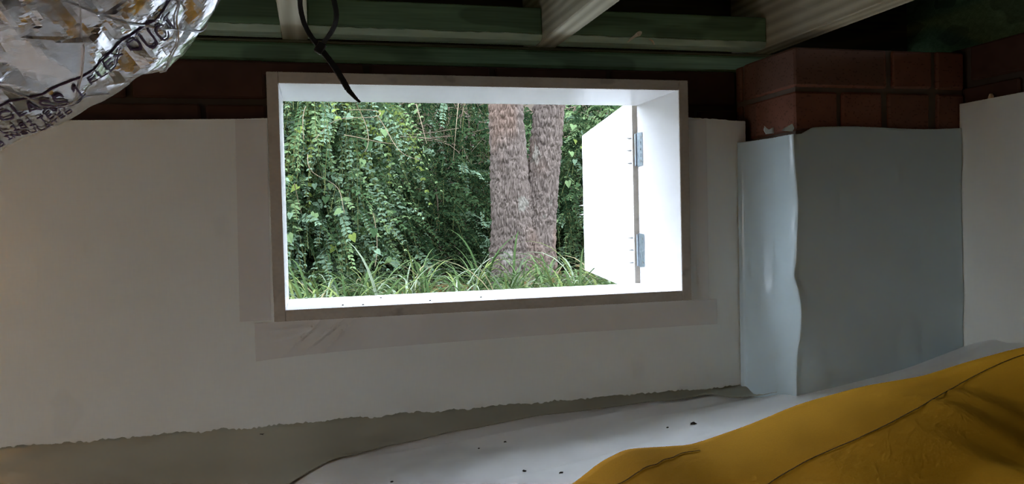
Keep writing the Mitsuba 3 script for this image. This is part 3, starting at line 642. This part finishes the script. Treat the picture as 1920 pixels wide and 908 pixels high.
# the tree: two trunks from one base, bark in long furrows
def trunk(pts, n, sides_, seed, Y):
    P_, R_ = [], []
    for y, xl, xr in pts:
        l, r2 = at(xl, y, Y), at(xr, y, Y); P_.append((l+r2)/2); R_.append(np.linalg.norm(r2-l)/2)
    P_, R_ = np.array(P_), np.array(R_); s = P_[:, 2]
    zz = np.linspace(s.min(), s.max(), n); o = np.argsort(s)
    c = np.stack([np.interp(zz, s[o], P_[o, q]) for q in range(3)], 1); c = gaussian_filter1d(c, n/50, axis=0, mode='nearest'); rr = gaussian_filter1d(np.interp(zz, s[o], R_[o]), n/60, mode='nearest')
    an = np.arange(sides_)*2*np.pi/sides_
    dd = np.stack([np.cos(an), np.sin(an), an*0], 1)
    B0 = c[:, None]+rr[:, None, None]*dd[None]
    uu = np.stack([B0[..., 0]*140, B0[..., 1]*140, B0[..., 2]*30], -1)
    warp = (meshkit.fbm(B0*9, 3, seed)-.5)[..., None]*1.5
    rd = 1-np.abs(meshkit.fbm(uu+warp, 3, seed)-.5)*4
    fine = meshkit.noise(np.stack([B0[..., 0]*170, B0[..., 1]*170, B0[..., 2]*60], -1), seed+3)
    plate = np.abs(meshkit.noise(np.stack([B0[..., 0]*120, B0[..., 1]*120, B0[..., 2]*32], -1)+warp, seed+8)-.5)*2
    h = -.0085*np.clip(rd, 0, 1)**1.3-.0055*(1-plate)**3+.002*fine+.006*(meshkit.fbm(B0*3, 2, seed+5)-.5)
    Vt = B0+h[..., None]*dd[None]
    i, jj = np.meshgrid(np.arange(n-1), np.arange(sides_), indexing='ij')
    q = np.stack([i*sides_+jj, i*sides_+(jj+1) % sides_, (i+1)*sides_+(jj+1) % sides_, (i+1)*sides_+jj], -1).reshape(-1, 4)
    return trimesh.Trimesh(Vt.reshape(-1, 3), np.vstack([q[:, [0, 1, 2]], q[:, [0, 2, 3]]]), process=False)
TY = 1.7
tl = trunk([(-420, 900, 966), (60, 910, 972), (195, 915, 981), (300, 918, 989), (350, 919, 994), (420, 920, 1000), (470, 917, 1006), (560, 905, 1016)], 640, 320, 1, TY)
tr = trunk([(-420, 1085, 1150), (60, 1016, 1078), (195, 1000, 1059), (300, 990, 1052), (350, 982, 1048), (420, 964, 1043), (470, 950, 1042), (560, 930, 1046)], 640, 320, 2, TY+.03)
say('tree', 'tree with two rough brown trunks forking near the ground outside the hatch', 'tree')
say(put('tree__trunk', tl, 'bark', True), 'left, thicker and redder trunk'); say(put('tree__trunk', tr, 'bark', True), 'right, paler trunk leaning outward')
cw = np.random.default_rng(77); q = unit(cw.normal(0, 1, (900, 3)))*cw.uniform(.4, 1, (900, 1)); bs = np.array([1.0, 2.2, 5.0])+q*[1.6, 1.4, .8]
put_leaves('tree__crown', sprays(cw, bs, unit(q+cw.normal(0, .5, (900, 3))), np.full(900, .4), 8, np.full(900, .07), palette(cw, 900, M1, (3, 3, 1)))); say('tree__crown', kind='stuff')

# heart leaved vine climbing over the shrubs on the left
r = np.random.default_rng(5); say('heart_leaf_vine', 'vine with bare arching stems and pale heart shaped leaves at upper left of the view', 'vine')
vines = [[(590, 262), (612, 238), (645, 222), (705, 219), (708, 208), (690, 206), (655, 206)], [(705, 215), (728, 250), (752, 285), (790, 300)], [(573, 200), (568, 240), (570, 262)], [(577, 290), (580, 315), (596, 330), (625, 345), (640, 370), (646, 400)],
         [(645, 253), (690, 262), (720, 268), (745, 270)], [(552, 345), (560, 380), (565, 400)], [(665, 190), (678, 215), (690, 250), (684, 285)], [(700, 400), (706, 440), (703, 500)], [(780, 195), (790, 230), (800, 270)], [(860, 190), (855, 240), (850, 300)]]
vp = []
for q, pts in enumerate(vines):
    P3 = spline([at(x, y, 1.42+.05*math.sin(i*1.7+q)) for i, (x, y) in enumerate(pts)], 16); vp.append(P3)
    put('heart_leaf_vine__stem', tube(P3, np.linspace(.0016, .0010, 16), 5), 'vine_stem')
spots = [(632, 218), (658, 217), (585, 255), (548, 295), (610, 370), (620, 345), (590, 345), (558, 350), (640, 395), (675, 405), (540, 440), (560, 452), (625, 462), (640, 478), (700, 430), (735, 487), (740, 490), (716, 208), (612, 225), (690, 268), (720, 243), (715, 262), (545, 330), (575, 300), (600, 310), (725, 425), (705, 470), (560, 240), (553, 265), (610, 280), (590, 400), (545, 400), (660, 440), (680, 300), (655, 330), (1075, 235), (1090, 250), (1080, 268), (1070, 285), (1085, 345), (1065, 340), (1078, 300), (1090, 275)]
for q, (x, y) in enumerate(spots):
    P1 = at(x, y, r.uniform(1.36, 1.6) if x < 900 else 1.95)
    L_ = r.uniform(.022, .034); cc = np.array([G[['lite', 'blue', 'yell', 'lite', 'mid'][q % 5]]])*1.1
    put_leaves('heart_leaf_vine__leaf', leaves(P1[None], np.array([[r.normal(0, .5), -.35, -.6+r.normal(0, .4)]]), np.array([[r.normal(0, .4), -1., .8]]), np.array([L_]), np.array([L_*.85]), cc, HEART, HF))

# grass: arching strap leaved clumps
def blades(r, base, L, az, lean, wd, col, seg=9):
    n_ = len(base); s = np.linspace(0, 1, seg)[None]
    h0 = np.stack([np.cos(az), np.sin(az), az*0], 1)
    ang_ = (np.pi/2-lean)[:, None]-s**1.3*(r.uniform(1.0, 2.9, n_))[:, None]
    dx, dz = np.cos(ang_)*L[:, None]/seg, np.sin(ang_)*L[:, None]/seg
    hx = np.concatenate([np.zeros((n_, 1)), np.cumsum(dx, 1)[:, :-1]], 1); hz_ = np.concatenate([np.zeros((n_, 1)), np.cumsum(dz, 1)[:, :-1]], 1)
    C0 = base[:, None]+h0[:, None]*hx[..., None]; C0[..., 2] += hz_
    sd = np.stack([-np.sin(az), np.cos(az), az*0], 1)[:, None]
    wv = (wd[:, None]*np.clip(1.15-s**3*1.12, .05, 1)*np.clip(.55+s*2, 0, 1))[..., None]
    nn = np.stack([-np.sin(ang_)*h0[:, :1], -np.sin(ang_)*h0[:, 1:2], np.cos(ang_)], -1)
    Vb = np.stack([C0+sd*wv/2+nn*wv*.22, C0, C0-sd*wv/2+nn*wv*.22], 2).reshape(-1, 3)
    i, jj = np.meshgrid(np.arange(seg-1), np.arange(2), indexing='ij')
    q = np.stack([i*3+jj, i*3+jj+1, (i+1)*3+jj+1, (i+1)*3+jj], -1).reshape(-1, 4); q = np.vstack([q[:, [0, 1, 2]], q[:, [0, 2, 3]]])
    return Vb, (q[None]+(np.arange(n_)*seg*3)[:, None, None]).reshape(-1, 3), np.repeat(col, seg*3, 0)
GR = np.array([(.075, .12, .045), (.13, .19, .08), (.19, .24, .085), (.30, .36, .25), (.055, .095, .035), (.33, .29, .17)])
r = np.random.default_rng(21)
pos = []
for row, (yy_, st) in enumerate(((.36, .10), (.50, .11), (.66, .12), (.84, .13), (1.02, .14), (1.22, .16), (1.46, .2))):
    x = -.32-.1*yy_+r.uniform(0, st)
    nth = 0
    while x < .68+.38*yy_+.1:
        nth += 1; pos.append((x, yy_+r.uniform(-.05, .05), row, nth)); x += st*r.uniform(.8, 1.25)
vis = 0
ORD = lambda k: {1: 'first', 2: 'second', 3: 'third', 4: 'fourth', 5: 'fifth', 6: 'sixth', 7: 'seventh', 8: 'eighth', 9: 'ninth', 10: 'tenth', 11: 'eleventh', 12: 'twelfth'}.get(k, f'{k}th')
for q, (x, y, row, nth) in enumerate(pos):
    key = 'grass_clump'+(f'_{q:03d}' if q else '')
    v_ = np.array([x, y, 0])-EYE
    tree_gap = (x-.86)**2+(y-TY)**2
    where = ['nearest row behind the hatch sill', 'second row behind the hatch sill', 'third row behind the hatch sill', 'middle row of the bed', 'third row from the back', 'row in front of the tree', 'last row beside the tree'][row]
    say(key, 'strap leaved grass clump, '+ORD(nth)+' from the left in the '+where, 'grass', 'grass clumps outside the hatch')
    def mk(n_, Lm, ln=(.1, .9), w_=.0078):
        bz = np.array([x, y, 0])+np.c_[r.normal(0, .018, (n_, 2)), np.zeros(n_)]; bz[:, 2] = soil_z(bz[:, 0], bz[:, 1])-.005
        return blades(r, bz, r.uniform(.7, 1.2, n_)*Lm, r.uniform(0, 2*np.pi, n_), r.uniform(*ln, n_), r.uniform(.75, 1.2, n_)*w_, GR[r.choice(6, n_, p=[.24, .24, .18, .18, .12, .04])]*r.uniform(.8, 1.2, (n_, 1)))
    Lm = .178+.03*y+.03*r.uniform(-1, 1)+.03*np.clip((x-.35)*2, 0, 1)
    put_leaves(key+'__blades', mk(50, Lm*.96, (.15, 1.2), .0060), 'blade'); say(key+'__blades', kind='stuff')
    if .45 < y < 1.35 and -.1 < x < 1.0:
        for b in range(7): put_leaves(key+'__blade', mk(1, Lm*1.28, (.05, .6), .0072), 'blade')
# dry leaf litter on the soil
n_ = 1400; pl = np.c_[r.uniform(-.6, 2, n_), r.uniform(.3, 2.4, n_), np.zeros(n_)]; pl[:, 2] = soil_z(pl[:, 0], pl[:, 1])+.004+.03*r.uniform(0, 1, n_)
put_leaves('leaf_litter', leaves(pl, r.normal(0, 1, (n_, 3))*[1, 1, .3], np.array([0, 0, 1.])+r.normal(0, .4, (n_, 3)), r.uniform(.02, .05, n_), r.uniform(.012, .028, n_), np.array([(.20, .125, .06)])*r.uniform(.5, 1.5, (n_, 1)))); say('leaf_litter', 'dry brown fallen leaves scattered under the grass', 'leaf litter', kind='stuff')
